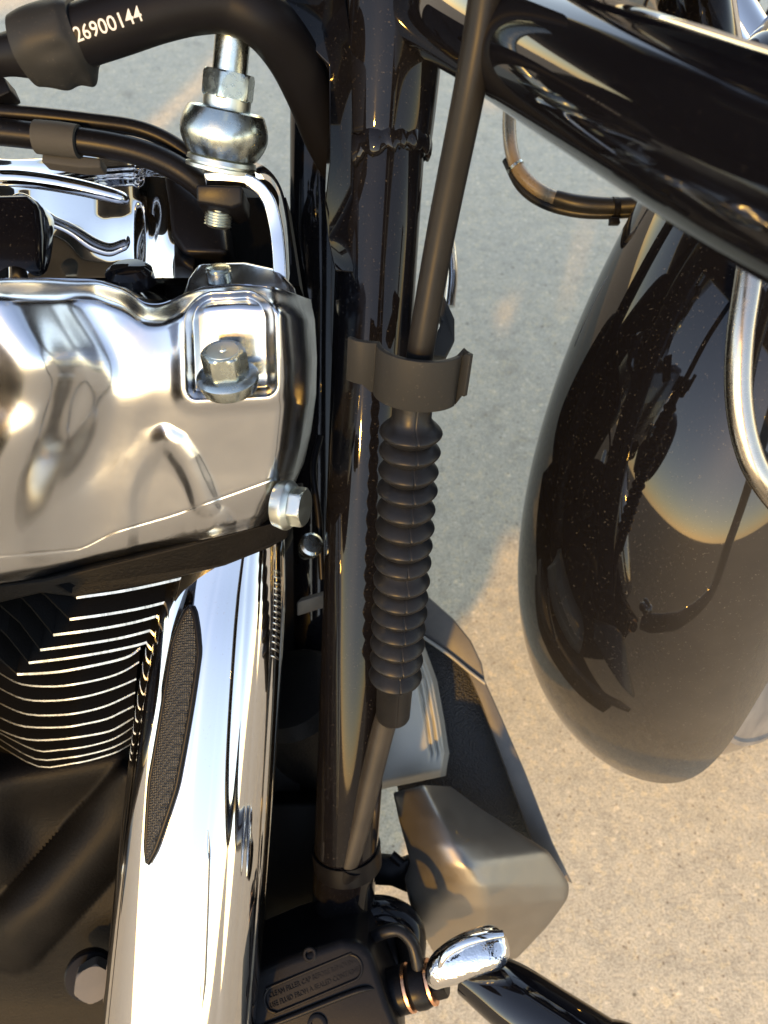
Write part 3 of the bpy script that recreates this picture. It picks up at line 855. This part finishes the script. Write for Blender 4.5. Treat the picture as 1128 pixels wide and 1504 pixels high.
# ---- engine guard: from the neck, out to the side and back to the lower frame
ga, gb = P(705, 33, .272), P(1128, 243, .160)
GR = .0190
G = [P(628, 0, .318), ga, ga.lerp(gb, .33), ga.lerp(gb, .66), gb, ga.lerp(gb, 1.4), ga.lerp(gb, 1.75)+Vector((.01, -.01, -.02)),
     Vector((.160, -.135, .56)), Vector((.175, -.155, .47)), Vector((.185, -.10, .385))]+[P(690, 1425, .415).lerp(P(960, 1598, .362), k) for k in (1, .75, .5, .25, 0)]
guard = tube('engine_guard', G, [GR]*9+[.0175]+[.0165]*4+[.013], M['guard'], BIKE, 72, 14)
ge = [P(u, v, d) for u, v, d in ((636, 1440, .400), (650, 1424, .398), (676, 1408, .396), (706, 1396, .396), (730, 1390, .397), (742, 1387, .398))]
gend = tube('guard_end', ge, [.0050, .0086, .0100, .0106, .0100, .0060], M['chromed'], guard, 48, 10)
tube('guard_fillet', [P(644, 1428, .392), P(655, 1402, .390), P(682, 1384, .389), P(712, 1375, .390), P(738, 1372, .392)], [.0012, .0022, .0026, .0026, .002], M['chrome'], guard, 20, 6)

# ---- hoses and lines
hc = [P(u, v, d) for u, v, d in ((60, 78, .285), (110, 56, .282), (170, 36, .280), (230, 16, .280), (285, 4, .281), (335, 4, .283), (385, 28, .287), (425, 75, .300), (455, 135, .318), (480, 200, .340), (505, 250, .360))]
hose = tube('vent_hose', hc, [.0100]+[.0103]*9+[.010], M['hose'], BIKE, 48, 10)
hq = cat(hc, 40); 
def hose_map(x, y, z):
    # arc length from the start of the number
    s0 = .0
    acc = 0; tgt = .0300+x*.88
    for a, b in zip(hq, hq[1:]):
        l = (b-a).length
        if acc+l >= tgt: break
        acc += l
    c = a.lerp(b, (tgt-acc)/l); T = (b-a).normalized(); N = (CAM-c); N = (N-T*N.dot(T)).normalized(); S = T.cross(N); S = -S if S.dot(UPV) < 0 else S
    ang = y/.0104+.05
    return c+(N*cos(ang)+S*sin(ang))*(.01035+z)
text_mesh('printed_number', '26900144', .0066, .0001, hose_map, M['print'], hose, 1.0, .00004)
slp = [P(u, v, d) for u, v, d in ((40, 74, .284), (60, 68, .283), (85, 60, .2825), (108, 52, .282), (122, 47, .2815))]
slc = cat(slp, 14); slr = [v.x for v in cat([Vector((r, 0, 0)) for r in (.0118, .0128, .0130, .0128, .0112)], 14)]
slf = []
for T, S, N in frames(slc):
    S = T.cross(N); S = S if S.dot(UPV) < 0 else -S
    slf.append((T, S, N))
def slv(t, th):
    a = math.degrees(th); a = a-360 if a > 180 else a
    f = 1+.025*sin(3*th+t*2)+.02*sin(5*th-t*4)
    f += .30*math.exp(-((a+6)/24)**2)*math.exp(-((t-.70)/.16)**2)+.20*math.exp(-((a-2)/30)**2)*math.exp(-((t-.38)/.16)**2)
    f += .05*math.exp(-((a-62)/14)**2)*math.exp(-((t-.45)/.18)**2)+.05*math.exp(-((a-95)/12)**2)*math.exp(-((t-.6)/.2)**2)
    return f
sv_, sf_ = tube_rings(slc, slr, 96, slf, slv)
sleeve = mesh('hose_sleeve', sv_, sf_, M['plastic'], hose, 50)
tube('vent_hose_end', [P(-70, 105, .29), P(0, 83, .288), P(60, 76, .285)], [.0060, .0068, .0095], M['hose'], hose, 32, 8)
prism('connector', poly([(-40, 110, .32), (6, 112, .32), (16, 134, .32), (-10, 146, .32), (-40, 150, .32)]), FWD*.01, M['castblack'], BIKE, bevel=.001)
har = tube('wire_harness', poly([(-70, 190, .322), (0, 194, .322), (80, 203, .322), (150, 212, .323), (205, 224, .325), (250, 242, .328), (290, 268, .332), (312, 292, .338)]), .0054, M['castblack'], BIKE, 28, 8)
tube('thin_wire', poly([(-70, 158, .326), (0, 165, .325), (60, 170, .325), (130, 178, .326), (195, 187, .328), (240, 203, .33), (275, 226, .333), (295, 250, .336)]), .0034, M['castblack'], har, 20, 8)
tube('tape_wrap', poly([(54, 201, .3215), (84, 204, .3215), (116, 208, .3215)]), [.0066, .0068, .0066], M['tape'], har, 28, 4)
prism('wire_clip', poly([(62, 222, .325), (116, 228, .325), (148, 232, .325), (148, 246, .325), (118, 246, .325), (60, 238, .325)]), FWD*.008, M['tape'], har, bevel=.001)
line1 = tube('brake_line', poly([(752, 120, .50), (748, 190, .50), (757, 240, .495), (785, 275, .49), (830, 295, .485), (905, 303, .48), (985, 296, .47)]), [.0044]*7, M['brass'], BIKE, 20, 10)
tube('black_sleeve', poly([(815, 290, .4835), (850, 299, .4815), (905, 303, .4785), (985, 297, .469)]), [.0046, .0053, .0053, .0053], M['rubber'], line1, 20, 8)
tube('second_line', poly([(744, 235, .50), (765, 275, .495), (800, 300, .49), (850, 313, .485), (910, 314, .48), (985, 306, .47)]), .0030, M['rubber'], line1, 16, 8)
lathe('zip_tie', P(903, 308, .478)-RGT*.002, RGT, [(0, .0066), (0, .0076), (.0035, .0076), (.0035, .0066)], M['castblack'], line1, 28, ring=True)
lathe('zip_tie', P(756, 243, .494), P(772, 236, .494)*0+RGT*.55-UPV*.83, [(0, .0050), (0, .0057), (.0018, .0057), (.0018, .0050)], M['zinc'], line1, 28, ring=True)
prism('tie_head', poly([(897, 318, .47), (910, 318, .47), (912, 328, .47), (896, 328, .47)]), FWD*.005, M['castblack'], line1, bevel=.0008)
st = tube('steel_line', poly([(1112, 330, .30), (1098, 420, .302), (1087, 500, .305), (1085, 580, .31), (1096, 650, .315), (1120, 705, .32), (1170, 760, .33), (1260, 800, .34)]), .0053, M['steel'], BIKE, 32, 10)

# ---- stabiliser link with ball joint
la, lb = P(338, 100, .300), P(325, 246, .316)
lx = (lb-la).normalized()
def lh(v): return (on_line(la, lb, v)-la).dot(lx)
link_rod = lathe('stabilizer_link', la, -lx, [(-.004, .0068), (.05, .0068), (.10, .0068)], M['zinc'], BIKE, 40)
hexnut('lock_nut', la+lx*lh(105), lx, .0104, lh(146)-lh(105), M['zinc'], link_rod, rot=.25)
lathe('ball_collar', la, lx, [(lh(143), .0094), (lh(172), .0094), (lh(176), .0100), (lh(186), .0108)], M['zincw'], link_rod, 48)
h0, h1 = lh(160), lh(232)
pr = [(h0+.004, .0104), (h0+.0006, .0128), (h0, .0140), (h0+.0006, .0150)]
for k in range(1, 16):
    x = k/16; pr.append((h0+.0006+(h1-h0)*x, .0150+.0030*sin(x*pi)-.0022*x*x))
pr += [(h1, .0122), (h1+.001, .0112), (h1+.002, .010)]
lathe('ball_housing', la, lx, pr, M['zinc'], link_rod, 72)
lathe('grease_hole', on_line(la, lb, 205)+(CAM-la).normalized()*.0165+UPV*.0015, (CAM-la)*1.0, [(-.003, .0016), (.0009, .0016), (.0009, .0012), (-.002, .001)], M['finblack'], link_rod, 24)
lathe('flange_washer', la, lx, [(lh(231), .0112), (lh(233), .0137), (lh(239), .0141), (lh(240), .0122), (lh(243), .0122), (lh(244), .0142), (lh(249), .0142), (lh(251), .012)], M['zincw'], link_rod, 56)
# bent chrome bracket: strip with thickness
bp = [P(300, 264, .312), P(345, 264, .311), P(374, 272, .311), P(394, 295, .314), P(404, 330, .317), P(409, 370, .319), (P(412, 425, .322))]
bpc = cat(bp, 6); wv = (FWD*.8+UPV*.6)*.022
verts = []; faces = []
nn = len(bpc)
for i, p in enumerate(bpc):
    T = (bpc[min(i+1, nn-1)]-bpc[max(i-1, 0)]).normalized(); o_ = T.cross(wv).normalized()*.0028
    for q in (p-o_, p+o_, p+o_+wv, p-o_+wv): verts.append(q)
for i in range(nn-1):
    for k in range(4): faces.append((i*4+k, i*4+(k+1) % 4, (i+1)*4+(k+1) % 4, (i+1)*4+k))
faces += [(0, 1, 2, 3), tuple((nn-1)*4+k for k in range(4))]
br = mesh('link_bracket', verts, faces, M['chrome'], BIKE, 40, bevel=.0009)
prism('square_nut', poly([(287, 270, .309), (356, 272, .309), (356, 300, .312), (340, 306, .313), (288, 298, .312)]), FWD*.018, M['castblack'], br, bevel=.0012)
th_prof = []
for k in range(9): th_prof += [(k*.0011, .0051), (k*.0011+.00055, .0058)]
th_prof.append((.0105, .004))
lathe('bolt_end', P(323, 296, .321), lx, th_prof, M['zincw'], br, 40)

# ---- chrome pieces beyond the guard, top right
lamp = tube('auxiliary_lamp_arm', [P(960, -90, .62), P(1012, 10, .61), P(1052, 70, .60), P(1100, 150, .59)], [.020, .022, .022, .022], M['chrome'], BIKE, 40, 8)
tube('lamp_stay', [P(1020, -90, .66), P(1075, 10, .65), P(1110, 70, .64), P(1150, 150, .63)], [.017]*4, M['chrome'], lamp, 32, 8)
for k in range(5):
    tube('grille_bar', [P(1060+26*k, -40, .70), P(1120+26*k, 70, .70)], .0022, M['castblack'], lamp, 10, 3)
    tube('grille_bar', [P(1160-26*k+60, -50, .702), P(1090-26*k+60, 70, .702)], .0022, M['castblack'], lamp, 10, 3)
tube('chrome_arc', poly([(640, 300, .60), (658, 350, .60), (664, 400, .60), (660, 450, .60)]), .0045, M['chrome'], BIKE, 20, 8)

# ---- the rest of the machine, out of view, also casting shade and filling reflections
def blob(name, c, hx, m, parent, e=2.6, taper=0, n=40, k=24):
    verts = []; faces = []
    def sp(w_, p): return math.copysign(abs(w_)**p, w_)
    for j in range(1, k):
        ph = -pi/2+pi*j/k
        for i in range(n):
            th = 2*pi*i/n; x = sp(cos(ph), 2/e)*sp(cos(th), 2/e); y = sp(cos(ph), 2/e)*sp(sin(th), 2/e); z = sp(sin(ph), 2/e)
            f = 1+taper*x
            verts.append(Vector(c)+Vector((hx[0]*x, hx[1]*y*f, hx[2]*z*(1+.5*taper*x))))
    for j in range(k-2):
        for i in range(n): faces.append((j*n+i, j*n+(i+1) % n, (j+1)*n+(i+1) % n, (j+1)*n+i))
    faces.append(tuple(range(n))); faces.append(tuple(range((k-2)*n, (k-1)*n)))
    return mesh(name, verts, faces, m, parent, 60)
tank = blob('fuel_tank', (-.37, .49, .86), (.34, .18, .12), M['black'], BIKE, 2.4, .18)
lathe('filler_cap', Vector((-.30, .49, .975)), Z, [(0, .035), (.008, .036), (.012, .030), (.013, .002)], M['chrome'], tank, 40, ref=HD)
blob('cylinder_shade_block', (-.19, .385, .41), (.13, .115, .11), M['finblack'], BIKE, 6)  # unseen block added behind the rocker cover to stop sunlight getting through
blob('engine_shade_block', (-.57, .45, .56), (.25, .14, .20), M['finblack'], BIKE, 5)  # unseen filler, enlarged to keep sun off the ground beyond
blob('seat', (-.95, .47, .74), (.34, .15, .08), M['castblack'], BIKE, 2.6)
blob('rear_fender', (-1.25, .45, .55), (.36, .11, .20), M['black'], BIKE, 2.4)
blob('engine_case', (-.55, .44, .30), (.30, .16, .14), M['wrinkle'], BIKE, 4)
blob('rear_cylinder', (-.42, .38, .56), (.10, .12, .14), M['alu'], BIKE, 3.4)
blob('cam_cover', (-.37, .13, .35), (.12, .07, .13), M['black'], BIKE, 3.5)
lathe('air_cleaner', Vector((-.29, .07, .57)), Vector((0, -1, .15)), [(-.05, .04), (-.02, .085), (.03, .092), (.05, .085), (.058, .06), (.06, .005)], M['black'], BIKE, 56, ref=Z)
tube('exhaust_pipe', [P(258, 1555, .420), Vector((-.15, .03, .16)), Vector((-.30, .08, .13)), Vector((-.8, .10, .16)), Vector((-1.6, .16, .24))], [.036, .036, .036, .046, .05], M['chrome'], BIKE, 36, 10)
rw = []
def rw_pt(phi, rho, y): return Vector((-1.22, .45, .32))+Vector((-rho*cos(phi), 0, rho*sin(phi)))+Vector((0, y, 0))
verts = []; faces = []
for i in range(72):
    for (rho, y) in ((.22, -.06), (.29, -.085), (.315, -.05), (.32, 0), (.315, .05), (.29, .085), (.22, .06)): verts.append(rw_pt(2*pi*i/72, rho, y))
for i in range(72):
    for j in range(7):
        c = ((i+1) % 72)*7; faces.append((i*7+j, i*7+(j+1) % 7, c+(j+1) % 7, c+j))
rwo = mesh('rear_wheel', verts, faces, M['tyre'], BIKE, 40)
lathe('rear_hub', Vector((-1.22, .39, .32)), Vector((0, 1, 0)), [(0, .05), (.01, .215), (.11, .215), (.12, .05)], M['castblack'], rwo, 56, ref=Z)
prism('footboard', [Vector(p) for p in ((-.62, .02, .27), (-.28, .02, .29), (-.26, .14, .29), (-.64, .14, .27))], Z*.02, M['castblack'], BIKE, bevel=.008)
tube('handlebar', [AX+RK*.78-HD*.02+WSIDE*a+HD*b+Z*c for a, b, c in ((-.42, -.25, .10), (-.30, -.12, .16), (-.1, -.02, .06), (.1, -.02, .06), (.30, -.12, .16), (.42, -.25, .10))], .016, M['chrome'], BIKE, 24, 8)
